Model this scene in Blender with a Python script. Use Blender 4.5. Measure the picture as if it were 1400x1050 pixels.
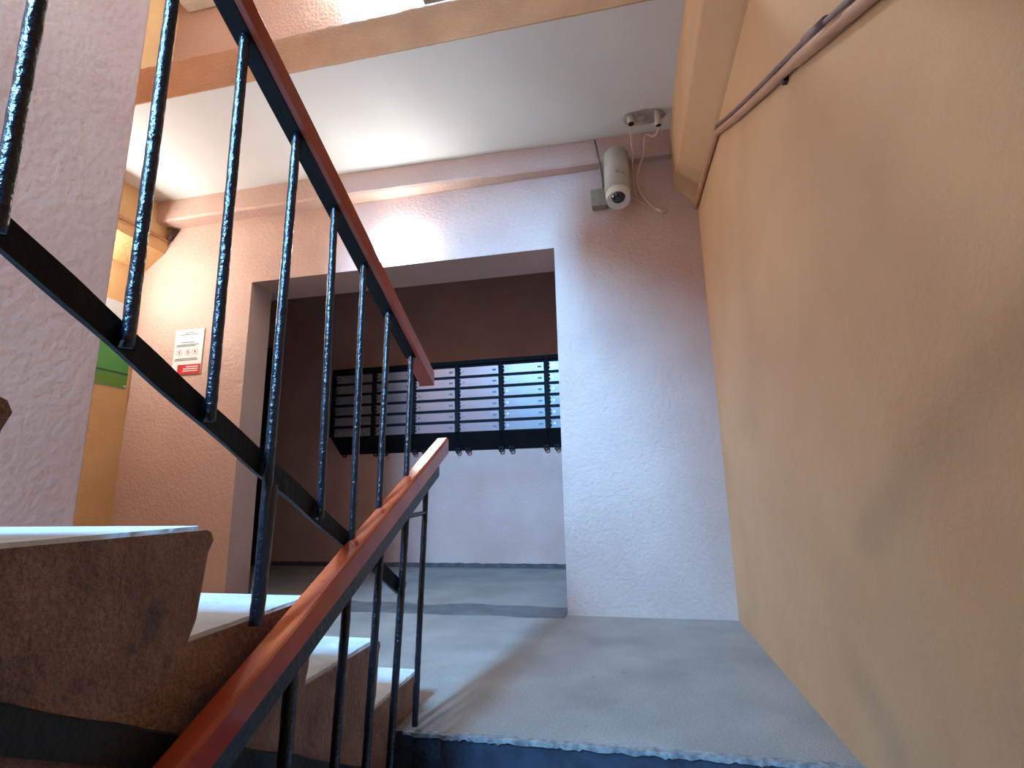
import bpy, bmesh, math, random
from mathutils import Vector, Matrix, Euler, noise
random.seed(7)
for o in list(bpy.data.objects): bpy.data.objects.remove(o)
S = bpy.context.scene
COL = S.collection
R = math.radians

# ------------------------------------------------------------------ camera
F_PX = 709.19
YAW, PITCH, ROLL, EYE = 0.20881, 0.20353, -0.01865, 0.6113
fwd = Vector((-math.sin(YAW)*math.cos(PITCH), math.cos(YAW)*math.cos(PITCH), math.sin(PITCH)))
rg = Vector((math.cos(YAW), math.sin(YAW), 0)); up = rg.cross(fwd)
r2 = rg*math.cos(ROLL)+up*math.sin(ROLL); u2 = -rg*math.sin(ROLL)+up*math.cos(ROLL)
cd = bpy.data.cameras.new('camera'); cam = bpy.data.objects.new('camera', cd); COL.objects.link(cam)
cd.sensor_fit = 'HORIZONTAL'; cd.sensor_width = 36; cd.lens = F_PX/1400*36
cd.clip_start = 0.02; cd.clip_end = 100
cam.matrix_world = Matrix(((r2.x, u2.x, -fwd.x, 0), (r2.y, u2.y, -fwd.y, 0), (r2.z, u2.z, -fwd.z, EYE), (0, 0, 0, 1)))
S.camera = cam

# ------------------------------------------------------------------ world, daylight, exposure
W = bpy.data.worlds.new('world'); S.world = W; W.use_nodes = True
wn = W.node_tree.nodes; bg = wn['Background']
bg.inputs[0].default_value = (0.62, 0.78, 1.0, 1); bg.inputs[1].default_value = 1.2

def area(name, loc, direction, sx, sy, power, color, spread=180):
    l = bpy.data.lights.new(name, 'AREA'); l.shape = 'RECTANGLE'; l.size = sx; l.size_y = sy
    l.energy = power; l.color = color; l.spread = R(spread)
    o = bpy.data.objects.new(name, l); COL.objects.link(o); o.location = loc
    o.rotation_euler = Vector(direction).to_track_quat('-Z', 'Y').to_euler()
    return o
# daylight entering through the stairwell window on the half landing behind the camera
area('window_daylight', (-1.24, -1.96, 3.12), (0.28, 1, -0.34), 0.50, 1.15, 640, (0.19, 0.52, 1.0))

S.view_settings.view_transform = 'Standard'; S.view_settings.look = 'None'
S.view_settings.exposure = 0.18; S.view_settings.gamma = 1.0
S.view_settings.use_curve_mapping = False

# ------------------------------------------------------------------ materials
def lin(c):
    c /= 255.0
    return c/12.92 if c <= 0.04045 else ((c+0.055)/1.055)**2.4
def C3(r, g, b): return (lin(r), lin(g), lin(b), 1)

def mat(name, col, rough=0.7, metal=0.0, var=None, vscale=6, bump=0.0, bscale=60, spots=None, emit=None, spec=0.5, bdist=0.01, rvar=0, fine=0):
    m = bpy.data.materials.new(name); m.use_nodes = True
    nt = m.node_tree; n = nt.nodes; lk = nt.links; b = n['Principled BSDF']
    b.inputs['Roughness'].default_value = rough; b.inputs['Metallic'].default_value = metal
    b.inputs['Specular IOR Level'].default_value = spec
    b.inputs['Base Color'].default_value = col
    tc = n.new('ShaderNodeTexCoord')
    out = None
    if var:
        nz = n.new('ShaderNodeTexNoise'); nz.inputs['Scale'].default_value = vscale; nz.inputs['Detail'].default_value = 6
        lk.new(tc.outputs['Object'], nz.inputs['Vector'])
        rp = n.new('ShaderNodeValToRGB'); rp.color_ramp.elements[0].position = 0.32; rp.color_ramp.elements[1].position = 0.68
        rp.color_ramp.elements[0].color = col; rp.color_ramp.elements[1].color = var
        lk.new(nz.outputs['Fac'], rp.inputs['Fac']); out = rp.outputs['Color']
    if fine:
        nf = n.new('ShaderNodeTexNoise'); nf.inputs['Scale'].default_value = 220; nf.inputs['Detail'].default_value = 2
        lk.new(tc.outputs['Object'], nf.inputs['Vector'])
        mr = n.new('ShaderNodeMapRange'); mr.inputs[1].default_value = 0.3; mr.inputs[2].default_value = 0.7
        mr.inputs[3].default_value = 1-fine; mr.inputs[4].default_value = 1+fine
        lk.new(nf.outputs['Fac'], mr.inputs[0])
        mx = n.new('ShaderNodeMix'); mx.data_type = 'RGBA'; mx.blend_type = 'MULTIPLY'; mx.inputs[0].default_value = 1
        if out: lk.new(out, mx.inputs[6])
        else: mx.inputs[6].default_value = col
        lk.new(mr.outputs[0], mx.inputs[7]); out = mx.outputs[2]
    if spots:
        scol, sscale, sthr = spots
        n2 = n.new('ShaderNodeTexNoise'); n2.inputs['Scale'].default_value = sscale; n2.inputs['Detail'].default_value = 5; n2.inputs['Roughness'].default_value = 0.6
        lk.new(tc.outputs['Object'], n2.inputs['Vector'])
        r2_ = n.new('ShaderNodeValToRGB'); r2_.color_ramp.elements[0].position = sthr; r2_.color_ramp.elements[1].position = sthr+0.09
        lk.new(n2.outputs['Fac'], r2_.inputs['Fac'])
        mx = n.new('ShaderNodeMix'); mx.data_type = 'RGBA'
        lk.new(r2_.outputs['Color'], mx.inputs[0])
        if out: lk.new(out, mx.inputs[6])
        else: mx.inputs[6].default_value = col
        mx.inputs[7].default_value = scol; out = mx.outputs[2]
    if out: lk.new(out, b.inputs['Base Color'])
    if bump:
        nb = n.new('ShaderNodeTexNoise'); nb.inputs['Scale'].default_value = bscale; nb.inputs['Detail'].default_value = 4; nb.inputs['Roughness'].default_value = 0.55
        lk.new(tc.outputs['Object'], nb.inputs['Vector'])
        bp = n.new('ShaderNodeBump'); bp.inputs['Strength'].default_value = bump; bp.inputs['Distance'].default_value = bdist
        lk.new(nb.outputs['Fac'], bp.inputs['Height']); lk.new(bp.outputs[0], b.inputs['Normal'])
    if emit:
        b.inputs['Emission Color'].default_value = emit[0]; b.inputs['Emission Strength'].default_value = emit[1]
    return m

M = {}
M['pink'] = mat('pink_stucco', C3(204, 174, 158), 0.6, var=C3(194, 162, 147), vscale=3, bump=0.55, bscale=55, fine=0.06)
M['pier'] = mat('rose_stucco', C3(224, 174, 150), 0.5, var=C3(212, 160, 138), vscale=3, bump=0.22, bscale=42, fine=0.04, bdist=0.008)
M['peach'] = mat('peach_plaster', C3(216, 174, 128), 0.6, var=C3(202, 158, 116), vscale=2.2, bump=0.3, bscale=26, spots=(C3(150, 112, 88), 9, 0.72), fine=0.04)
M['orange'] = mat('orange_plaster', C3(222, 182, 128), 0.6, var=C3(208, 166, 112), vscale=3, bump=0.35, bscale=50)
M['brownbeam'] = mat('brown_plaster', C3(202, 164, 128), 0.65, var=C3(186, 148, 114), vscale=5, bump=0.6, bscale=90)
M['white'] = mat('whitewash', C3(226, 226, 222), 0.7, var=C3(216, 216, 212), vscale=2, bump=0.1, bscale=60)
M['whiteold'] = mat('stained_whitewash', C3(200, 190, 182), 0.8, var=C3(150, 135, 125), vscale=14, bump=0.6, bscale=50)
M['room'] = mat('room_pink_plaster', C3(204, 164, 148), 0.6, var=C3(192, 150, 134), vscale=3, bump=0.35, bscale=60)
M['floor'] = mat('worn_concrete', C3(156, 148, 138), 0.6, var=C3(134, 127, 119), vscale=4, bump=0.3, bscale=90, spots=(C3(88, 84, 82), 16, 0.68), fine=0.22)
M['threshold'] = mat('dark_concrete', C3(112, 110, 106), 0.6, var=C3(88, 86, 84), vscale=9, bump=0.3, bscale=90, fine=0.12)
M['tread'] = mat('pale_tread_paint', C3(212, 214, 212), 0.45, var=C3(186, 190, 188), vscale=14, bump=0.25, bscale=70, fine=0.05)
M['stair'] = mat('brown_stair_paint', C3(160, 120, 98), 0.6, var=C3(132, 96, 78), vscale=18, bump=1.0, bscale=70, spots=(C3(104, 86, 70), 7, 0.62), fine=0.22)
M['darkpaint'] = mat('dark_riser_paint', C3(52, 62, 78), 0.4, var=C3(36, 44, 58), vscale=20, bump=0.5, bscale=60)
M['black'] = mat('black_gloss_paint', C3(18, 20, 26), 0.22, bump=0.7, bscale=120, spec=0.6, bdist=0.004)
M['flat'] = mat('black_flat_paint', C3(12, 12, 15), 0.55, bump=0.6, bscale=70, spec=0.25, bdist=0.004)
M['baseb'] = mat('grimy_skirting', C3(92, 82, 78), 0.8, var=C3(64, 58, 56), vscale=20, bump=0.5, bscale=60)
M['crumb'] = mat('crumbling_edge', C3(160, 160, 158), 0.8, var=C3(104, 104, 106), vscale=45, bump=0.6, bscale=90)
M['blackband'] = mat('black_band_paint', C3(12, 12, 13), 0.6, bump=0.5, bscale=60)
M['wood'] = mat('red_brown_handrail', C3(186, 80, 44), 0.3, var=C3(162, 62, 34), vscale=9, bump=0.1, bscale=40, spec=0.5)
M['woodlo'] = mat('orange_red_handrail', C3(192, 80, 42), 0.12, var=C3(162, 58, 30), vscale=8, bump=0.03, bscale=14, spec=0.5, spots=(C3(96, 36, 22), 16, 0.66))
M['steel'] = mat('dark_steel', C3(40, 42, 48), 0.35, metal=0.3, bump=0.3, bscale=90)
M['mailbody'] = mat('mailbox_black', C3(13, 15, 20), 0.7, spec=0.2)
M['maildoor'] = mat('mailbox_silver', C3(198, 212, 224), 0.25, metal=0.85, bump=0.05, bscale=12)
M['chrome'] = mat('lock_steel', C3(120, 122, 126), 0.3, metal=0.9)
M['plate'] = mat('label_strip', C3(96, 104, 112), 0.5)
M['door'] = mat('dark_metal_door', C3(22, 20, 22), 0.4, bump=0.1, bscale=40)
M['plastic'] = mat('aged_white_plastic', C3(228, 224, 214), 0.45, var=C3(208, 204, 192), vscale=7)
M['housing'] = mat('grey_green_housing', C3(196, 198, 188), 0.45, var=C3(168, 170, 158), vscale=7, spots=(C3(104, 100, 88), 12, 0.64))
M['lens'] = mat('black_lens', C3(8, 8, 12), 0.06, spec=0.9)
M['jbox'] = mat('beige_box', C3(150, 140, 122), 0.55, var=C3(132, 122, 104), vscale=20)
M['cable'] = mat('grey_cable', C3(96, 92, 80), 0.6)
M['cord'] = mat('pink_painted_cord', C3(206, 178, 164), 0.5)
M['pipe'] = mat('painted_conduit', C3(206, 158, 124), 0.45, var=C3(190, 142, 110), vscale=10)
M['pipeg'] = mat('grey_conduit', C3(132, 108, 106), 0.5, var=C3(112, 92, 92), vscale=10)
M['clip'] = mat('dark_clip', C3(60, 44, 36), 0.5)
M['tube'] = mat('plastic_tube', C3(196, 180, 166), 0.5)
M['hole'] = mat('dark_hole', C3(20, 14, 12), 0.9)
M['paper'] = mat('sign_white', C3(232, 232, 228), 0.4)
M['red'] = mat('sign_red', C3(196, 48, 52), 0.4)
M['ink'] = mat('sign_ink', C3(110, 120, 116), 0.5)
M['pinkink'] = mat('sign_pink', C3(226, 190, 192), 0.5)
M['green'] = mat('board_green', C3(70, 150, 74), 0.4)
M['green2'] = mat('board_green_low', C3(92, 142, 52), 0.4)
M['greenl'] = mat('board_line', C3(30, 84, 40), 0.5)
M['pale'] = mat('board_pale', C3(214, 226, 226), 0.4)
M['lamp'] = mat('lamp_diffuser', C3(240, 246, 255), 0.4, emit=((0.96, 0.97, 0.95, 1), 31))
M['lamp2'] = mat('lamp_diffuser_side', C3(255, 246, 230), 0.4, emit=((1.0, 0.98, 0.96, 1), 95))
M['lamp3'] = mat('lamp_diffuser_upper', C3(255, 250, 245), 0.4, emit=((0.94, 0.97, 1.0, 1), 200))
M['warm_fill'] = mat('added_fill_warm', C3(255, 244, 225), 0.4, emit=((1.0, 0.76, 0.52, 1), 46))
M['frame'] = mat('window_frame_white', C3(220, 220, 216), 0.4)
g = bpy.data.materials.new('window_glass'); g.use_nodes = True
gn = g.node_tree.nodes; gl = g.node_tree.links; gn.remove(gn['Principled BSDF'])
g_t = gn.new('ShaderNodeBsdfTransparent'); g_g = gn.new('ShaderNodeBsdfGlossy'); g_g.inputs['Roughness'].default_value = 0.03
g_m = gn.new('ShaderNodeMixShader'); g_m.inputs[0].default_value = 0.06
gl.new(g_t.outputs[0], g_m.inputs[1]); gl.new(g_g.outputs[0], g_m.inputs[2]); gl.new(g_m.outputs[0], gn['Material Output'].inputs[0])
M['glass'] = g

# ------------------------------------------------------------------ helpers
def link(name, bm, m, parent=None, smooth=False, kind=None, mats=None):
    me = bpy.data.meshes.new(name)
    bmesh.ops.recalc_face_normals(bm, faces=bm.faces)
    bm.to_mesh(me); bm.free()
    for x in (mats or [m]): me.materials.append(x)
    if smooth:
        for p in me.polygons: p.use_smooth = True
    o = bpy.data.objects.new(name, me); COL.objects.link(o)
    if parent: o.parent = parent
    if kind: o['kind'] = kind
    return o
def thing(name, label, cat, loc=(0, 0, 0), group=None, rot=None):
    o = bpy.data.objects.new(name, None); COL.objects.link(o); o.location = loc; o.empty_display_size = 0.05
    if rot: o.rotation_euler = rot
    o['label'] = label; o['category'] = cat
    if group: o['group'] = group
    return o
def tag(o, label, cat, group=None):
    o['label'] = label; o['category'] = cat
    if group: o['group'] = group
    return o
def box(bm, x0, x1, y0, y1, z0, z1, bev=0):
    vs = [bm.verts.new((x, y, z)) for x in (x0, x1) for y in (y0, y1) for z in (z0, z1)]
    fs = []
    for q in ((0, 1, 3, 2), (4, 6, 7, 5), (0, 4, 5, 1), (2, 3, 7, 6), (0, 2, 6, 4), (1, 5, 7, 3)):
        fs.append(bm.faces.new([vs[i] for i in q]))
    if bev:
        es = list({e for f in fs for e in f.edges})
        bmesh.ops.bevel(bm, geom=es, offset=bev, segments=2, affect='EDGES', profile=0.5)
    return vs
def B(): return bmesh.new()
def tube(bm, pts, r, n=10, lump=0, seed=0, cap=True, sub=0, sq=False):
    pts = [Vector(p) for p in pts]
    if sub:
        q = []
        for a, b in zip(pts, pts[1:]):
            k = max(1, int((b-a).length/sub))
            for i in range(k): q.append(a.lerp(b, i/k))
        q.append(pts[-1]); pts = q
    rings = []; ref = None
    for i, p in enumerate(pts):
        t = (pts[min(i+1, len(pts)-1)]-pts[max(i-1, 0)]).normalized()
        if ref is None:
            ref = Vector((1, 0, 0)) if abs(t.x) < 0.9 else Vector((0, 1, 0))
        a = (ref-t*ref.dot(t)).normalized(); b = t.cross(a); ref = a
        ring = []
        for k in range(n):
            th = 2*math.pi*k/n
            rr = r
            if lump:
                d = a*math.cos(th)+b*math.sin(th)
                rr = r*(1+lump*noise.noise((p+d*0.02)*55+Vector((seed*3.1, 0, 0))))
            ring.append(bm.verts.new(p+(a*math.cos(th)+b*math.sin(th))*rr))
        rings.append(ring)
    for A, Bq in zip(rings, rings[1:]):
        for k in range(n): bm.faces.new((A[k], A[(k+1) % n], Bq[(k+1) % n], Bq[k]))
    if cap:
        bm.faces.new(rings[0][::-1]); bm.faces.new(rings[-1])
def prism(bm, poly, x0, x1):
    """polygon of (y, z) extruded along x"""
    a = [bm.verts.new((x0, y, z)) for y, z in poly]; b = [bm.verts.new((x1, y, z)) for y, z in poly]
    bm.faces.new(a); bm.faces.new(b[::-1])
    n = len(poly)
    for i in range(n): bm.faces.new((a[i], b[i], b[(i+1) % n], a[(i+1) % n]))
def prism_y(bm, poly, y0, y1):
    """polygon of (x, z) extruded along y"""
    a = [bm.verts.new((x, y0, z)) for x, z in poly]; b = [bm.verts.new((x, y1, z)) for x, z in poly]
    bm.faces.new(a); bm.faces.new(b[::-1])
    n = len(poly)
    for i in range(n): bm.faces.new((a[i], b[i], b[(i+1) % n], a[(i+1) % n]))
def sweep_rail(bm, sec, y0, z0, y1, z1, x, segs=1, wob=0, seed=0):
    """section list of (dx, dz) swept from (y0,z0) to (y1,z1) at x"""
    rings = []
    for i in range(segs+1):
        t = i/segs; y = y0+(y1-y0)*t; z = z0+(z1-z0)*t
        ring = []
        for k, (dx, dz) in enumerate(sec):
            w = Vector((0, 0, 0))
            if wob: w = noise.noise_vector(Vector((dx*40, y*9+seed, dz*40)))*wob
            ring.append(bm.verts.new((x+dx+w.x, y, z+dz+w.z)))
        rings.append(ring)
    n = len(sec)
    for A, Q in zip(rings, rings[1:]):
        for k in range(n): bm.faces.new((A[k], A[(k+1) % n], Q[(k+1) % n], Q[k]))
    bm.faces.new(rings[0]); bm.faces.new(rings[-1][::-1])

# ------------------------------------------------------------------ key dimensions
XR, XPIER, XLEFT = 0.478, -1.556, -3.171
YB, YB2, YROOM = 2.756, 3.081, 4.337
XA1, XA2, ZA = -2.305, -0.322, 1.976
ZC, ZC2, YS = 2.586, 2.798, 1.862
XSIDE, XB, XL = -0.636, -0.606, -0.592
YPIER = 1.2474
TOP, LOW = 5.4, -1.42
YREAR = -2.0

# ------------------------------------------------------------------ setting
b = B()
YL2 = 2.955
box(b, XLEFT-0.2, XA1, YB, YL2, -0.2, TOP); box(b, XA1-0.9, XA1, YL2, YB2, ZA, ZC+0.2)
box(b, XA2, XR+0.2, YB, YB2, -0.2, TOP)
box(b, XA1, XA2, YB, YB2, ZA, TOP)
link('wall_back', b, M['pink'], kind='structure')
b = B(); box(b, XR, XR+0.25, YREAR-0.2, YB, LOW-0.2, TOP); link('wall_right', b, M['peach'], kind='structure')
b = B(); box(b, XLEFT-0.2, XLEFT, YPIER, YB, -0.2, TOP); link('wall_left', b, M['orange'], kind='structure')
b = B(); box(b, XLEFT-0.2, XPIER, YREAR-0.2, YPIER, LOW-0.2, TOP)
bmesh.ops.bevel(b, geom=[e for e in b.edges if all(abs(v.co.x-XPIER) < 1e-4 and abs(v.co.y-YPIER) < 1e-4 for v in e.verts)], offset=0.012, segments=3, affect='EDGES')
link('wall_stairside', b, M['pier'], kind='structure')
# rear wall with the half-landing window
WX0, WX1, WZ0, WZ1 = -1.53, -0.93, 2.46, 3.76
b = B()
box(b, XPIER, WX0, YREAR-0.2, YREAR, LOW-0.2, TOP); box(b, WX1, XR, YREAR-0.2, YREAR, LOW-0.2, TOP)
box(b, WX0, WX1, YREAR-0.2, YREAR, LOW-0.2, WZ0); box(b, WX0, WX1, YREAR-0.2, YREAR, WZ1, TOP)
link('wall_rear', b, M['pink'], kind='structure')
b = B()
for x0, x1, z0, z1 in ((WX0, WX0+.05, WZ0, WZ1), (WX1-.05, WX1, WZ0, WZ1), (WX0+.05, WX1-.05, WZ0, WZ0+.05), (WX0+.05, WX1-.05, WZ1-.05, WZ1), (WX0+.05, WX1-.05, 3.09, 3.13)):
    box(b, x0, x1, YREAR-0.15, YREAR-0.09, z0, z1)
wf = link('window_1', b, M['frame'], kind='structure')
for z0, z1 in ((WZ0+.05, 3.09), (3.13, WZ1-.05)):
    b = B(); box(b, WX0+.05, WX1-.05, YREAR-.125, YREAR-.119, z0, z1); link('pane', b, M['glass'], wf)

# room beyond the opening
b = B(); box(b, -4.4, 0.4, YROOM, YROOM+0.2, -0.2, ZC+0.2); link('wall_room_back', b, M['room'], kind='structure')
b = B(); box(b, -4.4, -4.2, YL2, YROOM, -0.2, ZC+0.2); link('wall_room_left', b, M['room'], kind='structure')
b = B(); box(b, 0.2, 0.4, YB2, YROOM, -0.2, ZC+0.2); link('wall_room_right', b, M['room'], kind='structure')
b = B(); box(b, -4.2, XLEFT-0.2, YL2-0.16, YL2, -0.2, ZC+0.2); link('wall_room_front', b, M['room'], kind='structure')
b = B(); box(b, -4.2, 0.2, YB2, YROOM, ZC, ZC+0.2); box(b, -4.2, XA1-0.9, YL2, YB2, ZC, ZC+0.2); link('ceiling_room', b, M['room'], kind='structure')
# landing floor, running on into the room
YE = 1.42
b = B()
box(b, XSIDE, XR, YE, YB, -0.2, 0); box(b, XPIER, XSIDE, 1.60, YB, -0.2, 0); box(b, XLEFT, XPIER, YPIER, YB, -0.2, 0)
box(b, XA1, XA2, YB, YB2, -0.2, 0); box(b, -4.2, XA1, YL2, YB2, -0.2, 0); box(b, -4.2, 0.2, YB2, YROOM, -0.2, 0)
link('floor', b, M['floor'], kind='structure')
# worn dark threshold strip in the opening, ragged edges
b = B()
N = 60; top = []; bot = []
for i in range(N+1):
    x = -2.29+(XA2-0.01+2.29)*i/N
    y0 = 2.69+0.03*noise.noise(Vector((x*5, 0, 0)))+0.012*noise.noise(Vector((x*30, 1, 0))); y1 = 2.93+0.05*noise.noise(Vector((x*4, 7, 0)))+0.015*noise.noise(Vector((x*28, 3, 0)))
    bot.append(b.verts.new((x, y0, 0.003))); top.append(b.verts.new((x, y1, 0.003)))
for i in range(N): b.faces.new((bot[i], bot[i+1], top[i+1], top[i]))
bmesh.ops.extrude_face_region(b, geom=list(b.faces))
for v in list(b.verts)[-2*(N+1):]: v.co.z = -0.01
link('trim_1', b, M['threshold'], kind='structure')
# dark painted front of the landing with a ragged paint line
b = B(); prev = None
N = 90
vs0 = []; vs1 = []; vs2 = []
for i in range(N+1):
    x = XSIDE+(XR-XSIDE)*i/N
    j = 0.008*noise.noise(Vector((x*26, 0, 0)))+0.006*noise.noise(Vector((x*80, 4, 0)))
    vs0.append(b.verts.new((x, YE-0.004+j*0.3, 0.001))); vs1.append(b.verts.new((x, YE-0.006+j*0.3, -0.006))); vs2.append(b.verts.new((x, YE-0.006, -0.2)))
for i in range(N):
    b.faces.new((vs0[i], vs0[i+1], vs1[i+1], vs1[i])); b.faces.new((vs1[i], vs1[i+1], vs2[i+1], vs2[i]))
link('trim_2', b, M['darkpaint'], kind='structure')
b = B(); N = 140; q0 = []; q1 = []; q2 = []
for i in range(N+1):
    x = XSIDE+0.03+(XR-XSIDE-0.03)*i/N
    j = noise.noise(Vector((x*26, 0, 0))); k = noise.noise(Vector((x*90, 4, 0)))
    q0.append(b.verts.new((x, YE+0.016+0.010*j+0.006*k, 0.0015))); q1.append(b.verts.new((x, YE-0.012+0.003*k, 0.003+0.002*k))); q2.append(b.verts.new((x, YE-0.0125+0.002*k, -0.006+0.005*j+0.005*k)))
for i in range(N):
    b.faces.new((q0[i], q0[i+1], q1[i+1], q1[i])); b.faces.new((q1[i], q1[i+1], q2[i+1], q2[i]))
link('trim_8', b, M['crumb'], kind='structure')
# lower ground floor
b = B(); box(b, XPIER, XR, YREAR, YB, LOW-0.2, LOW); link('floor_lower', b, M['floor'], kind='structure')
b = B(); box(b, XLEFT-0.2, XR, YB-0.1, YB, LOW, -0.2); link('wall_lower_back', b, M['pink'], kind='structure')
b = B(); box(b, XLEFT-0.2, XPIER, YPIER, YPIER+.1, LOW, -0.2); link('wall_lower_left', b, M['pink'], kind='structure')
# ceiling slab over the landing (upper landing), its brown fascia and the beams
b = B(); box(b, XLEFT, XR, YS+0.006, YB, ZC, ZC2); link('ceiling', b, M['white'], kind='structure')
b = B()
N = 120; A = []; Q = []; A2 = []; Q2 = []
for i in range(N+1):
    x = XLEFT+(XR-XLEFT)*i/N
    jt = 0.010*noise.noise(Vector((x*9, 2, 0)))+0.007*noise.noise(Vector((x*37, 5, 0))); jb = 0.004*noise.noise(Vector((x*8, 9, 0)))+0.003*noise.noise(Vector((x*40, 5, 3)))
    A.append(b.verts.new((x, YS, ZC+jb))); Q.append(b.verts.new((x, YS, ZC2+jt)))
    A2.append(b.verts.new((x, YS+0.006, ZC+jb))); Q2.append(b.verts.new((x, YS+0.006, ZC2+jt)))
for i in range(N):
    for P0, P1 in ((A, Q), (Q, Q2), (Q2, A2), (A2, A)): b.faces.new((P0[i], P0[i+1], P1[i+1], P1[i]))
for i in (0, N): b.faces.new((A[i], Q[i], Q2[i], A2[i]))
link('trim_3', b, M['brownbeam'], kind='structure')
b = B()     # beam along the head of the back wall
N = 40; rows = []
for i in range(N+1):
    x = -3.0+(0.36+3.0)*i/N; t = i/N
    d = 0.112-0.055*max(0, t-0.35)/0.65+0.004*noise.noise(Vector((x*6, 1, 2))); zb = 2.437+0.004*noise.noise(Vector((x*7, 4, 2)))
    rows.append([b.verts.new((x, YB-d, ZC)), b.verts.new((x, YB-d, zb+0.012)), b.verts.new((x, YB-d+0.012, zb)), b.verts.new((x, YB, zb)), b.verts.new((x, YB, ZC))])
for P0, P1 in zip(rows, rows[1:]):
    for k in range(4): b.faces.new((P0[k], P0[k+1], P1[k+1], P1[k]))
link('trim_4', b, M['pink'], kind='structure')
b = B()     # haunched beam along the right wall
prism_y(b, [(0.358, ZC), (0.358, 2.262), (0.364, 2.25), (0.465, 2.145), (XR, 2.135), (XR, ZC)], 1.30, YB)
bmesh.ops.subdivide_edges(b, edges=list(b.edges), cuts=1)
link('trim_5', b, M['peach'], kind='structure')
b = B()     # haunched beam along the left wall
prism_y(b, [(-3.0, ZC), (-3.0, 2.30), (-3.02, 2.26), (XLEFT, 2.14), (XLEFT, ZC)], YPIER, YB)
link('trim_6', b, M['orange'], kind='structure')
# baseboard strip at the foot of the room's back wall
b = B()
N = 70; r0 = []; r1 = []; r2l = []
for i in range(N+1):
    x = -3.28+(0.2+3.28)*i/N
    h = 0.028+0.010*noise.noise(Vector((x*14, 1, 0)))
    r0.append(b.verts.new((x, YROOM-0.03+0.008*noise.noise(Vector((x*17, 5, 0))), 0.001))); r1.append(b.verts.new((x, YROOM-0.018, h))); r2l.append(b.verts.new((x, YROOM, h+0.004)))
for i in range(N):
    b.faces.new((r0[i], r0[i+1], r1[i+1], r1[i])); b.faces.new((r1[i], r1[i+1], r2l[i+1], r2l[i]))
link('baseboard_back', b, M['baseb'], kind='structure')
# half landing, top ceiling, and unseen blockers shaped to cut the window light
SL = 0.525
b = B()
prism(b, [(-0.80, 1.58), (-0.08, 2.18), (1.33, 2.18), (1.33, 2.42), (-0.18, 2.42), (-0.80, 1.92)], -0.55, XR)
prism(b, [(-0.98, 1.41), (-0.80, 1.41), (-0.80, 1.92), (-0.98, 1.72)], -0.55, XR)
link('ceiling_shade_slab', b, M['brownbeam'], kind='structure')  # unseen slab overhead, its edge shaped to shade the back and right walls
b = B(); box(b, XPIER, XR, 0.70, 0.86, 2.60, 3.02); box(b, -0.55, XR, 0.70, 0.86, 2.42, 2.60); link('added_shade_beam', b, M['brownbeam'], kind='structure')  # unseen beam, added to keep window light off the fascia and wall head
b = B(); box(b, XPIER, XR, YREAR, -0.8, 1.2, 1.41); link('floor_half_landing', b, M['floor'], kind='structure')
b = B(); box(b, XLEFT, XR, YREAR, YB, TOP, TOP+0.2); link('ceiling_top', b, M['white'], kind='structure')

# ------------------------------------------------------------------ staircase flights
def flight(name, label, x0, x1, noses, going, rise, bottom, last, rag=True):
    """noses: list of (y, z); rises towards -y"""
    root = thing(name, label, 'stairs', ((x0+x1)/2, noses[0][0], noses[0][1]-rise))
    off = Vector(root.location)
    poly = []
    for k, (y, z) in enumerate(noses):
        zb = noses[k-1][1] if k else z-rise
        poly += [(y-0.030, zb), (y-0.018, zb+0.03), (y-0.006, z-0.035), (y, z-0.016), (y-0.006, z-0.004), (y-0.016, z)]
    yl, zl = noses[-1]
    poly += [(yl-going, zl), (yl-going, last)]
    poly += [(noses[0][0]-0.01, bottom)]
    bm = B()
    N = 14
    a = [bm.verts.new((x0-off.x, y-off.y, z-off.z)) for y, z in poly]
    c = [bm.verts.new((x1-off.x+0.004*noise.noise(Vector((y*21, z*21, 3)))-0.002, y-off.y+0.004*noise.noise(Vector((y*30, z*30, 8))), z-off.z+0.003*noise.noise(Vector((y*33, z*30, 1))))) for y, z in poly]
    n = len(poly)
    for i in range(n): bm.faces.new((a[i], c[i], c[(i+1) % n], a[(i+1) % n]))
    bm.faces.new(a); bm.faces.new(c[::-1])
    bm.normal_update()
    bmesh.ops.triangulate(bm, ngon_method='EAR_CLIP', faces=[f for f in bm.faces if len(f.verts) > 4])
    link('flight_body', bm, M['stair'], root)
    for k, (y, z) in enumerate(noses):
        bm = B()
        N = 26; e0 = []; e1 = []; f0 = []; f1 = []
        yb = y-going-0.028
        for i in range(N+1):
            t = i/N; yy = y-0.004-(y-0.004-yb)*t
            j = 0.006+0.007*abs(noise.noise(Vector((yy*24, k*5, 0))))+0.006*abs(noise.noise(Vector((yy*70, k*5, 4))))
            if i == 0: j += 0.02
            if i == 1: j += 0.008
            dz = -0.006 if i == 0 else 0
            e0.append(bm.verts.new((x0-off.x, yy-off.y, z+0.006-off.z+dz))); e1.append(bm.verts.new((x1-j-off.x, yy-off.y, z+0.006-off.z+dz)))
            f1.append(bm.verts.new((x1-j*0.5-off.x, yy-off.y, z-0.004-off.z))); f0.append(bm.verts.new((x0-off.x, yy-off.y, z-0.004-off.z)))
        for i in range(N):
            bm.faces.new((e0[i], e0[i+1], e1[i+1], e1[i])); bm.faces.new((e1[i], e1[i+1], f1[i+1], f1[i])); bm.faces.new((f1[i], f1[i+1], f0[i+1], f0[i]))
        bm.faces.new((e0[0], e1[0], f1[0], f0[0]))
        link('tread', bm, M['tread'], root)
    return root, off
noses = [(1.627-0.3*k, 0.089+0.1575*k) for k in range(9)]
noses[0] = (1.607, 0.089)
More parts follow.
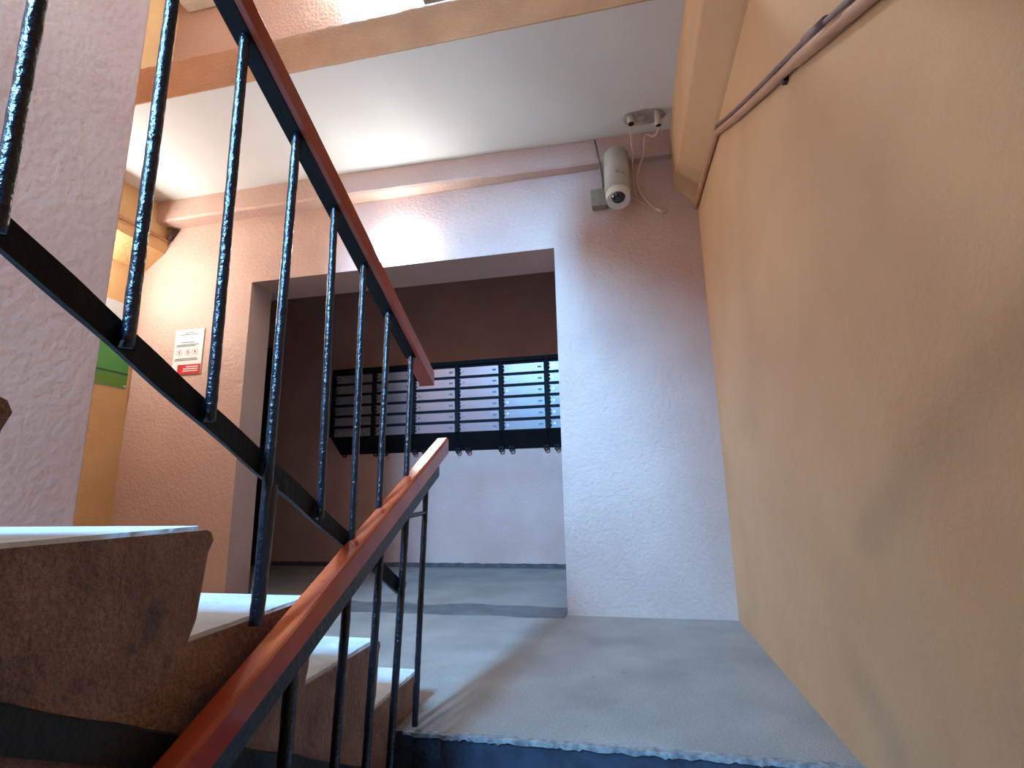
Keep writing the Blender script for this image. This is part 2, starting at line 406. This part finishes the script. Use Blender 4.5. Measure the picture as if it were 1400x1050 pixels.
# underside is a slope parallel to the pitch
fl, off = flight('stair_flight', 'brown sided concrete stair flight with pale worn treads climbing at the left', XPIER+0.003, XSIDE, noses, 0.3, 0.1575, -0.215, 1.09)
# black painted lower edge of the side face
b = B()
N = 60; P0 = []; P1 = []; P2 = []
for i in range(N+1):
    y = 1.595-2.6*i/N
    zt = 0.407-0.530*(y-0.459); zt2 = zt+0.006*noise.noise(Vector((y*12, 0, 0)))+0.004*noise.noise(Vector((y*50, 3, 0)))
    P0.append(b.verts.new((XSIDE+0.006-off.x, y-off.y, zt2-off.z))); P1.append(b.verts.new((XSIDE+0.006-off.x, y-off.y, zt-0.045-off.z))); P2.append(b.verts.new((XSIDE-0.004-off.x, y-off.y, zt2+0.004-off.z)))
for i in range(N):
    b.faces.new((P0[i], P0[i+1], P1[i+1], P1[i])); b.faces.new((P2[i], P2[i+1], P0[i+1], P0[i]))
link('painted_band', b, M['blackband'], fl)
# lower flight, descending towards the viewer: rises towards +y, so its treads lie below the landing
lf = thing('stair_flight', 'lower concrete stair flight falling away below the landing edge', 'stairs', (-0.05, YE-0.02, -0.2))
lo = Vector(lf.location)
b = B(); pl = []
for k in range(8):
    y = YE-0.012-0.3*k; z = -0.157*(k+1)
    pl += [(y, z), (y-0.3, z)]
pl2 = pl+[(YE-0.012-2.4, LOW), (YE-0.012-2.2, LOW), (YE-0.012, -0.36)]
prism(b, [(y-lo.y, z-lo.z) for y, z in pl2], -0.55-lo.x, XR-0.003-lo.x)
link('flight_body', b, M['stair'], lf)
for k in range(8):
    b = B(); y = YE-0.014-0.3*k; z = -0.157*(k+1)
    box(b, -0.545-lo.x, XR-0.005-lo.x, y-0.298-lo.y, y-lo.y, z-lo.z, z+0.006-lo.z); link('tread', b, M['tread'], lf)

# ------------------------------------------------------------------ railings
def bar(parent, name, top_, bot_, r, x, seed):
    bm = B()
    tube(bm, [(x, top_[0], top_[1]), (x, bot_[0], bot_[1])], r, n=12, lump=0.10, seed=seed, sub=0.012)
    return link(name, bm, M['black'], parent, smooth=True)
ur = thing('stair_railing', 'upper black steel railing with red brown handrail sloping down from top left', 'railing', (0, 0, 0))
def zu(y): return 1.020+0.512*(1.40-y)           # underside of the steel strip of the handrail
def zlow(y): return 0.345+0.515*(1.385-y)        # bottom edge of the lower rail
tops = [(1.41, 1.380), (1.25, 1.224), (1.105, 1.102), (0.962, 0.971), (0.813, 0.801), (0.655, 0.662), (0.513, 0.516), (0.352, 0.362)]
for k in range(8, 15): tops.append((0.352-0.15*(k-7), 0.362-0.15*(k-7)))
for k, (yt, yb_) in enumerate(tops):
    if k == 4:
        bar(ur, 'post', (yt, zu(yt)+0.004), (yb_, 0.404), 0.0088, XB, k)
        bm = B(); tube(bm, [(XB, 0.815, zlow(0.815)-0.01), (XB, yb_, 0.404)], 0.0115, n=12, lump=0.12, seed=31, sub=0.012)
        link('post_sleeve', bm, M['black'], ur, smooth=True)
    elif k in (8, 12):
        zt = [z for y, z in noses if y-0.3 < yb_ <= y][0]
        bar(ur, 'post', (yt, zu(yt)+0.004), (yb_, zt), 0.0088, XB, k)
    else:
        bar(ur, 'baluster', (yt, zu(yt)+0.004), (yb_, zlow(yb_)+0.004), 0.0080 if k < 4 else 0.0085, XB, k)
b = B()
sweep_rail(b, [(-0.018, 0.0), (-0.010, 0.0), (-0.010, 0.040), (-0.018, 0.040)], 1.392, zlow(1.392), -0.78, zlow(-0.78), XB, segs=150, wob=0.0035, seed=3)
bm = b; link('bottom_rail', bm, M['flat'], ur)
b = B(); tube(b, [(XB-0.010, 1.385, 0.348), (XB-0.010, 1.402, 0.372)], 0.014, n=10, lump=0.2, seed=9, sub=0.008); link('rail_end', b, M['black'], ur, smooth=True)
b = B(); sweep_rail(b, [(-0.023, 0), (0.011, 0), (0.011, 0.008), (-0.023, 0.008)], 1.420, zu(1.420), -0.78, zu(-0.78), XB, segs=40, wob=0.001)
link('steel_strip', b, M['flat'], ur)
def rail_sec(w, z0, h, c=0.007):
    return [(-w, z0), (w, z0), (w, z0+h-c), (w-c*0.35, z0+h-c*0.35), (w-c, z0+h), (-w+c, z0+h), (-w+c*0.35, z0+h-c*0.35), (-w, z0+h-c)]
b = B(); sweep_rail(b, rail_sec(0.0235, 0.002, 0.050), 1.545, zu(1.545), -0.80, zu(-0.80), XB, segs=40, wob=0.0012, seed=5)
link('handrail', b, M['wood'], ur)

lr = thing('stair_railing', 'lower black steel railing with orange red handrail rising from bottom left', 'railing', (0, 0, 0))
def zt_(y): return 0.290+0.503*(y-0.656)          # top of the lower handrail
lows = [(1.513, 1.440, -0.10), (1.371, 1.300, -0.05), (1.220, 1.166, -0.12), (1.070, 1.026, -0.2), (0.887, 0.872, -0.28)]
for k in range(5, 12): lows.append((0.887-0.15*(k-4), 0.872-0.15*(k-4), -0.28-0.0787*(k-4)))
for k, (yt, yb_, zb) in enumerate(lows):
    s = (yt-yb_)/max(0.05, (zt_(yt)-0.07)-max(zb, -0.05))
    post = k in (0, 4, 8)
    zend = zb if not post else -0.157*max(1, math.ceil((YE-0.012-yb_)/0.3))
    if k == 0: zend = -0.16
    rr = {0: 0.0085, 1: 0.0095, 2: 0.0092, 3: 0.0098, 4: 0.0125}.get(k, 0.009)
    bar(lr, 'post' if post else 'baluster', (yt, zt_(yt)-0.074), (yb_, zend), rr, XL, 40+k)
b = B(); tube(b, [(XL, 1.372, 0.548), (XL, 1.508, 0.553)], 0.0065, n=10, lump=0.2, seed=77, sub=0.012); link('connecting_bar', b, M['black'], lr, smooth=True)
b = B(); sweep_rail(b, [(-0.014, -0.092), (0.017, -0.092), (0.017, -0.048), (-0.014, -0.048)], 1.580, zt_(1.580), -0.90, zt_(-0.90), XL, segs=60, wob=0.0015, seed=2)
link('steel_strip', b, M['steel'], lr)
b = B(); sweep_rail(b, rail_sec(0.022, -0.052, 0.052, 0.007), 1.650, zt_(1.650), -0.95, zt_(-0.95), XL, segs=60, wob=0.0003, seed=8)
link('handrail', b, M['woodlo'], lr)
b = B(); sweep_rail(b, [(-0.012, 0), (0.012, 0), (0.012, 0.03), (-0.012, 0.03)], 1.415, -0.16, -0.75, -0.16-0.525*2.165, XL, segs=60, wob=0.002, seed=21)
link('bottom_rail', b, M['black'], lr)

# ------------------------------------------------------------------ mailboxes
YM = YROOM-0.2
edges = [-2.528, -2.134, -1.764, -1.367, -0.985, -0.599, -0.215]
ZT, ZB = 1.700, 1.104
words = ['leftmost dark mailbox unit of the row hung on the room wall, in deep shade',
         'second mailbox unit from the left end of the row, seen between the balusters',
         'third mailbox unit from the left, just behind the tip of the upper handrail',
         'fourth mailbox unit from the left, directly above the end of the orange handrail',
         'fifth mailbox unit from the left, bluish silver doors, last one fully in view',
         'rightmost mailbox unit, mostly cut off by the right edge of the opening']
door_me = {}
for c in range(6):
    x0, x1 = edges[c], edges[c+1]; w = x1-x0-0.004
    root = thing('mailbox_unit', words[c], 'mailbox', (x0+w/2, YROOM, 0.95), 'mailbox units in the row on the room wall')
    ox, oy, oz = root.location
    def L(bm): 
        for v in bm.verts: v.co -= Vector((ox, oy, oz))
        return bm
    b = B(); prism(b, [(YM+0.012, ZB-0.004), (YM+0.012, ZT-0.01), (YM+0.002, ZT), (YROOM-0.002, ZT+0.02), (YROOM-0.002, 0.962)], x0, x0+w)
    link('body', L(b), M['mailbody'], root)
    b = B(); box(b, x0, x0+w, YM-0.010, YM+0.014, ZT-0.022, ZT+0.012); link('top_lip', L(b), M['mailbody'], root)
    b = B(); box(b, x0, x0+0.030, YM-0.012, YM+0.014, ZB-0.002, ZT-0.024)
    link('side_strip', L(b), M['mailbody'], root)
    pitch = (ZT-0.022-ZB)/6
    for r in range(6):
        z0 = ZB+pitch*r
        # door tilts out slightly at its top edge, leaving a dark slot above
        b = B()
        dz = pitch*0.74; xa, xb_ = x0+0.034, x0+w-0.003
        tl = 0.010
        pts = [(xa, YM+0.010, z0), (xb_, YM+0.010, z0), (xb_, YM+0.010-tl, z0+dz), (xa, YM+0.010-tl, z0+dz)]
        fr = [b.verts.new((x, y-0.004, z)) for x, y, z in pts]; bk = [b.verts.new((x, y+0.006, z)) for x, y, z in pts]
        b.faces.new(fr[::-1]); b.faces.new(bk)
        for i in range(4): b.faces.new((fr[i], fr[(i+1) % 4], bk[(i+1) % 4], bk[i]))
        bmesh.ops.bevel(b, geom=[e for e in b.edges], offset=0.0015, segments=1, affect='EDGES')
        d = link('door', L(b), M['maildoor'], root)
        zc = z0+dz*0.5; yf = YM+0.010-tl*0.5-0.004
        b = B(); tube(b, [(xa+0.035, yf+0.002, zc), (xa+0.035, yf-0.005, zc)], 0.0085, n=10); link('lock', L(b), M['chrome'], d, smooth=False)
        b = B(); box(b, xb_-0.052, xb_-0.020, yf-0.0025, yf+0.002, zc-0.007, zc+0.007); link('number_plate', L(b), M['plate'], d)
        b = B()
        for h in (0.2, 0.62): box(b, x0+0.030, x0+0.042, YM-0.014, YM+0.004, z0+dz*h, z0+dz*(h+0.26))
        link('hinge', L(b), M['mailbody'], d)
    for sgn, lx in ((0, x0+0.062), (1, x0+w-0.025)):
        b = B()
        # padlock lug: a small plate with a hole
        outer = [(lx+0.022*math.cos(a), 0.955+0.022*math.sin(a)) for a in [math.pi+math.pi*i/10 for i in range(11)]]
        inner = [(lx+0.010*math.cos(a), 0.952+0.010*math.sin(a)) for a in [math.pi+math.pi*i/10 for i in range(11)]]
        outer = [(lx-0.022, 0.985)]+outer+[(lx+0.022, 0.985)]
        inner = [(lx-0.010, 0.968)]+inner+[(lx+0.010, 0.968)]
        for yy in (4.29, 4.298):
            o_ = [b.verts.new((x, yy, z)) for x, z in outer]; i_ = [b.verts.new((x, yy, z)) for x, z in inner]
            for i in range(len(outer)-1): b.faces.new((o_[i], o_[i+1], i_[i+1], i_[i]))
            b.faces.new((o_[-1], o_[0], i_[0], i_[-1]))
        link('padlock_lug', L(b), M['mailbody'], root)

# dark door at the far left of the room
t = thing('metal_door', 'narrow sliver of a black metal door left of the mailboxes in the room', 'door', (-3.7, YROOM-0.03, 0))
b = B(); box(b, -0.36, 0.36, -0.02, 0.025, 0.01, 1.97, 0.004); link('door_leaf', b, M['door'], t)
b = B()
for x0, x1, z0, z1 in ((-0.41, -0.362, 0, 2.02), (0.362, 0.41, 0, 2.02), (-0.362, 0.362, 1.972, 2.02)): box(b, x0, x1, -0.03, 0.028, z0, z1)
link('door_frame', b, M['door'], t)
b = B(); tube(b, [(0.29, -0.02, 1.0), (0.29, -0.06, 1.0), (0.19, -0.065, 1.0)], 0.009, n=8); link('door_handle', b, M['chrome'], t)

# ------------------------------------------------------------------ lamps
def bulkhead(name, label, loc, rot, w, h, dep, m):
    t = thing(name, label, 'lamp', loc, rot=rot)
    b = B(); box(b, -w/2+0.006, w/2-0.006, -0.017, 0, -h/2+0.006, h/2-0.006, 0.003); link('lamp_base', b, M['plastic'], t)
    b = B(); bm_ = b
    nx, nz = 14, 8; g_ = []
    for i in range(nx+1):
        rw = []
        for j in range(nz+1):
            u, v = 2*i/nx-1, 2*j/nz-1
            d = dep*(1-abs(u)**4)**0.5*(1-abs(v)**4)**0.5
            rw.append(b.verts.new((u*w/2, -0.016-d, v*h/2)))
        g_.append(rw)
    for i in range(nx):
        for j in range(nz): b.faces.new((g_[i][j], g_[i+1][j], g_[i+1][j+1], g_[i][j+1]))
    link('diffuser', b, m, t, smooth=True)
    return t
bulkhead('wall_lamp', 'glaring white lit wall lamp above the opening in the back wall', (-1.275, YB, 2.082), None, 0.30, 0.155, 0.085, M['lamp'])
bulkhead('wall_lamp', 'lit lamp on the orange left wall, hidden behind the pink stair wall', (XLEFT, 2.20, 2.06), (0, 0, R(90)), 0.26, 0.16, 0.07, M['lamp2'])

bulkhead('wall_lamp', 'lit lamp of the upper landing, on the back wall above the top of the photo', (-1.55, YB, 4.27), None, 0.30, 0.155, 0.085, M['lamp3'])

bulkhead('wall_lamp', 'added warm fill light on the rear wall of the half landing, unseen behind the viewer', (-0.72, YREAR, 2.25), (0, 0, R(180)), 0.30, 0.155, 0.085, M['warm_fill'])  # fill light added to warm the stair wall, no known fitting here

# ------------------------------------------------------------------ surveillance camera and wiring, top right of back wall
t = thing('surveillance_camera', 'white bullet surveillance camera with black lens on the back wall top right', 'camera', (0.05, YB, 2.42))
ax0 = Vector((0.055, 2.715, 2.47)); ax1 = Vector((0.052, 2.590, 2.135))
ld = Vector(t.location); ax = (ax1-ax0).normalized()
b = B(); tube(b, [ax0-ld, ax0+ax*0.006-ld], 0.058, n=28); tube(b, [ax0+ax*0.006-ld, ax1-ax*0.03-ld], 0.062, n=28); link('housing', b, M['housing'], t, smooth=False)
for p in t.children[0].data.polygons: p.use_smooth = len(p.vertices) == 4
# hood: half shell over the body, open below
b = B()
side = Vector((1, 0, 0)); upv = side.cross(ax).normalized()
if upv.y > 0: upv = -upv
n_ = 22; rowsA = []
for s_ in (0.0, 0.012, 0.30, 0.312):
    rad = 0.069 if 0.005 < s_ < 0.305 else 0.064
    rr = []
    for i in range(n_+1):
        a = R(-20)+R(220)*i/n_
        rr.append(b.verts.new(ax0+ax*(s_-0.012)+(side*math.cos(a)+upv*math.sin(a))*rad-ld))
    rowsA.append(rr)
for P0, P1 in zip(rowsA, rowsA[1:]):
    for i in range(n_): b.faces.new((P0[i], P0[i+1], P1[i+1], P1[i]))
hd = link('hood', b, M['housing'], t, smooth=True)
md = hd.modifiers.new('thick', 'SOLIDIFY'); md.thickness = 0.003
def disc_tube(name, m, r0, r1, s0, s1, prt, n=28):
    b = B(); q = side.cross(ax)
    rings = []
    for s_, r_ in ((s0, r0), (s1, r1)):
        rings.append([b.verts.new(ax1+ax*s_+(side*math.cos(2*math.pi*i/n)+q*math.sin(2*math.pi*i/n))*r_-ld) for i in range(n)])
    for i in range(n): b.faces.new((rings[0][i], rings[0][(i+1) % n], rings[1][(i+1) % n], rings[1][i]))
    b.faces.new(rings[0]); b.faces.new(rings[1][::-1])
    return link(name, b, m, prt)
disc_tube('front_ring', M['plastic'], 0.066, 0.062, -0.03, 0.012, t)
# lens dome looking out of the front ring towards the stairs
b = B(); bmesh.ops.create_uvsphere(b, u_segments=24, v_segments=14, radius=0.040)
bmesh.ops.translate(b, verts=b.verts, vec=ax1+ax*0.004+Vector((0, -0.014, 0.012))-ld); link('lens', b, M['lens'], t, smooth=True)
b = B(); tube(b, [Vector((0.055, YB-0.002, 2.44))-ld, Vector((0.055, 2.70, 2.42))-ld], 0.022, n=12); tube(b, [Vector((0.055, YB-0.001, 2.44))-ld, Vector((0.055, YB-0.012, 2.44))-ld], 0.042, n=18); link('bracket', b, M['plastic'], t)

t = thing('junction_box', 'small beige junction box left of the surveillance camera', 'box', (-0.052, YB, 2.225))
b = B(); box(b, -0.042, 0.042, -0.05, 0, -0.05, 0.05, 0.005); link('box_body', b, M['jbox'], t)
b = B(); box(b, -0.044, 0.044, -0.056, -0.050, -0.052, 0.052, 0.002); link('box_lid', b, M['jbox'], t)
b = B(); tube(b, [(0.042, -0.025, -0.02), (0.060, -0.025, -0.02)], 0.012, n=10); link('gland', b, M['cable'], t)

def spline(pts, k=8):
    pts = [Vector(p) for p in pts]; out = []
    for i in range(len(pts)-1):
        p0 = pts[max(0, i-1)]; p1 = pts[i]; p2 = pts[i+1]; p3 = pts[min(len(pts)-1, i+2)]
        for j in range(k):
            u = j/k
            out.append(0.5*((2*p1)+(p2-p0)*u+(2*p0-5*p1+4*p2-p3)*u*u+(-p0+3*p1-3*p2+p3)*u**3))
    out.append(pts[-1]); return out
def cable(name, label, pts, r, m, n=8):
    b = B(); tube(b, spline(pts), r, n=n); return tag(link(name, b, m, smooth=True), label, 'cable')
cable('power_cable', 'dark grey cable dropping from the ceiling edge to the junction box', [(-0.058, 2.69, 2.580), (-0.052, 2.685, 2.545), (-0.040, 2.690, 2.46), (-0.030, 2.72, 2.40), (-0.026, 2.735, 2.33), (-0.028, 2.735, 2.29), (-0.040, 2.725, 2.277)], 0.0055, M['cable'])
cable('thin_cord', 'thin pale cord hanging straight down beside the surveillance camera', [(0.144, 2.545, 2.545), (0.141, 2.60, 2.50), (0.146, 2.665, 2.42), (0.142, 2.69, 2.33), (0.148, 2.71, 2.26), (0.157, 2.735, 2.205)], 0.0032, M['cord'])
cable('looped_cord', 'pale looped cord hanging from the tube in the right ceiling corner', [(0.281, 2.545, 2.525), (0.282, 2.575, 2.492), (0.258, 2.60, 2.484), (0.228, 2.615, 2.512), (0.213, 2.625, 2.490), (0.205, 2.65, 2.42), (0.178, 2.675, 2.355), (0.163, 2.70, 2.30), (0.175, 2.72, 2.245), (0.20, 2.735, 2.20), (0.235, 2.745, 2.155), (0.29, 2.749, 2.105)], 0.0045, M['cord'])
b = B(); tube(b, spline([(0.128, 2.742, 2.225), (0.17, 2.745, 2.19), (0.205, 2.748, 2.17)]), 0.0040, n=8); tube(b, [(0.255, 2.745, 2.135), (0.31, 2.748, 2.108)], 0.007, n=8)
tag(link('cord_end', b, M['cord'], smooth=True), 'loose pale cord end with plug lying on the wall below the looped cord', 'cable')
def stub(label, p0, p1, r):
    t = thing('pipe_stub', label, 'pipe', p0, 'cut tubes in the ceiling corner'); o = Vector(p0)
    b = B(); p0 = Vector(p0); p1 = Vector(p1); tube(b, [p0-o, p1-o], r, n=16); link('tube', b, M['tube'], t, smooth=False)
    for p in t.children[0].data.polygons: p.use_smooth = len(p.vertices) == 4
    d = (p1-p0).normalized(); b = B(); tube(b, [p1-d*0.004-o, p1+d*0.001-o], r*0.82, n=16); link('tube_mouth', b, M['hole'], t)
stub('short cut tube left in the ceiling above the camera, dark smudge around it', (0.144, 2.545, 2.586), (0.144, 2.54, 2.535), 0.019)
stub('longer pinkish cut tube at the ceiling beside the right beam', (0.281, 2.535, 2.590), (0.285, 2.545, 2.505), 0.0165)
# stained plaster patch round the tubes
b = B(); N = 30; ctr = b.verts.new((0.215, 2.56, ZC-0.007)); ring = []
for i in range(N):
    a = 2*math.pi*i/N; rr = 1+0.25*noise.noise(Vector((math.cos(a)*2, math.sin(a)*2, 5)))
    ring.append(b.verts.new((0.215+0.115*rr*math.cos(a), 2.565+0.062*rr*math.sin(a), ZC-0.002)))
for i in range(N): b.faces.new((ctr, ring[i], ring[(i+1) % N]))
link('trim_7', b, M['whiteold'], kind='structure')

# conduits on the right wall
path = [(2.745, 2.118), (2.40, 2.105), (2.08, 2.080), (1.78, 1.915), (1.43, 1.735), (1.16, 1.600), (0.868, 1.440), (0.45, 1.215), (0.0, 0.98)]
t = thing('conduit', 'peach painted conduit pipe running down the right wall, lower of two', 'pipe', (XR-0.012, 2.08, 2.08)); o = Vector(t.location)
b = B(); tube(b, [Vector((XR-0.015, y, z))-o for y, z in path], 0.0128, n=12, lump=0.05, sub=0.05); link('pipe', b, M['pipe'], t, smooth=True)
for y in (1.30, 0.55):
    z = 1.600+0.535*(y-1.16) if y > 0.868 else 1.44+0.53*(y-0.868)
    b = B(); tube(b, [Vector((XR-0.012, y-0.007, z-0.004))-o, Vector((XR-0.012, y+0.007, z+0.004))-o], 0.0145, n=12); box(b, XR-0.012-o.x, XR-o.x, y-0.008-o.y, y+0.008-o.y, z-0.03-o.z, z-0.008-o.z); link('clip', b, M['clip'], t)
b = B(); d_ = Vector((0, 1.60-1.14, 0.246)).normalized(); c_ = Vector((XR-0.012, 1.20, 1.621))
tube(b, [c_-o, c_-d_*0.30-o], 0.0155, n=12); link('coupling', b, M['pipe'], t, smooth=True)
t = thing('conduit', 'greyish conduit pipe running down the right wall, upper of two', 'pipe', (XR-0.011, 2.10, 2.11)); o = Vector(t.location)
def off_(i, y, z): return (y+(-0.012 if i >= 2 else 0.0), z+(0.026 if i < 2 else 0.024))
b = B(); tube(b, [Vector((XR-0.010, *off_(i, y, z)))-o for i, (y, z) in enumerate(path)], 0.0085, n=10, lump=0.05, sub=0.05); link('pipe', b, M['pipeg'], t, smooth=True)
b = B(); c_ = Vector((XR-0.010, 1.136, 1.6175)); d_ = Vector((0, 0.292, 0.160)).normalized(); tube(b, [c_-o, c_-d_*0.12-o], 0.013, n=12); link('coupling', b, M['pipeg'], t, smooth=True)

# conduit and bracket on the left beam
t = thing('conduit', 'thin conduit along the orange left beam ending at the corner', 'pipe', (-2.99, 2.70, 2.345)); o = Vector(t.location)
b = B(); tube(b, [Vector((-2.99, 1.30, 2.32))-o, Vector((-2.99, 2.748, 2.345))-o], 0.009, n=10); link('pipe', b, M['pipe'], t, smooth=True)
b = B(); tube(b, [Vector((-2.985, 2.735, 2.345))-o, Vector((-2.93, 2.742, 2.425))-o], 0.014, n=10); link('elbow', b, M['clip'], t, smooth=True)

# ------------------------------------------------------------------ notices
def quad_on_back(parent, name, x0, x1, z0, z1, m, o, y=YB-0.0085):
    b = B(); box(b, x0-o.x, x1-o.x, y-o.y, y+0.0015-o.y, z0-o.z, z1-o.z); return link(name, b, m, parent)
t = thing('wall_notice', 'white notice with red foot strip on the pink back wall left of the opening', 'sign', (-2.735, YB, 1.53)); o = Vector(t.location)
b = B(); box(b, -2.845-o.x, -2.625-o.x, YB-0.007-o.y, YB-o.y, 1.385-o.z, 1.690-o.z, 0.002); link('board', b, M['paper'], t)
quad_on_back(t, 'red_strip', -2.800, -2.628, 1.387, 1.452, M['red'], o)
for z, x0, x1, m in ((1.667, -2.77, -2.70, 'ink'), (1.655, -2.805, -2.665, 'ink'), (1.602, -2.79, -2.69, 'ink'), (1.586, -2.825, -2.655, 'ink'), (1.577, -2.825, -2.68, 'ink'), (1.492, -2.825, -2.66, 'ink'), (1.482, -2.83, -2.655, 'ink')):
    quad_on_back(t, 'text_line', x0, x1, z-0.0025, z+0.0025, M[m], o)
for z, x0 in ((1.436, -2.735), (1.422, -2.755), (1.408, -2.76)):
    quad_on_back(t, 'red_text_line', x0, -2.645, z-0.003, z+0.003, M['paper'], o, YB-0.0095)
for x in (-2.80, -2.735, -2.680):
    b = B(); N = 18
    r0_ = [b.verts.new((x+0.022*math.cos(2*math.pi*i/N)-o.x, YB-0.009-o.y, 1.537+0.022*math.sin(2*math.pi*i/N)-o.z)) for i in range(N)]
    r1_ = [b.verts.new((x+0.017*math.cos(2*math.pi*i/N)-o.x, YB-0.009-o.y, 1.537+0.017*math.sin(2*math.pi*i/N)-o.z)) for i in range(N)]
    for i in range(N): b.faces.new((r0_[i], r0_[(i+1) % N], r1_[(i+1) % N], r1_[i]))
    link('pictogram_ring', b, M['pinkink'], t)
    quad_on_back(t, 'pictogram_mark', x-0.004, x+0.004, 1.528, 1.546, M['ink'], o)
t = thing('notice_board', 'green notice board with pale top on the orange left wall', 'sign', (XLEFT, 2.57, 1.6)); o = Vector(t.location)
def on_left(name, y0, y1, z0, z1, m, x=0.010, prt=t):
    b = B(); box(b, 0, x, y0-o.y, y1-o.y, z0-o.z, z1-o.z); return link(name, b, m, prt)
on_left('board', 2.36, 2.728, 1.31, 1.87, M['pale'], 0.008)
on_left('green_field', 2.362, 2.726, 1.385, 1.66, M['green'], 0.0100)
on_left('green_foot', 2.362, 2.726, 1.312, 1.385, M['green2'], 0.0102)
on_left('dark_line', 2.362, 2.726, 1.40, 1.412, M['greenl'], 0.0110)
b = B(); tube(b, [(0.008, 2.712-o.y, 1.325-o.z), (0.016, 2.712-o.y, 1.325-o.z)], 0.007, n=10); link('pin', b, M['plastic'], t)

# pale box high on the upper landing's back wall
t = thing('wall_cabinet', 'pale box high on the upper landing wall at the top edge', 'box', (-2.86, YB, 4.45)); o = Vector(t.location)
b = B(); box(b, -0.22, 0.22, -0.10, 0, -0.19, 0.35, 0.02); link('cabinet_body', b, M['plastic'], t)
b = B(); box(b, -0.20, 0.20, -0.108, -0.10, -0.17, 0.33, 0.003); link('cabinet_door', b, M['plastic'], t)
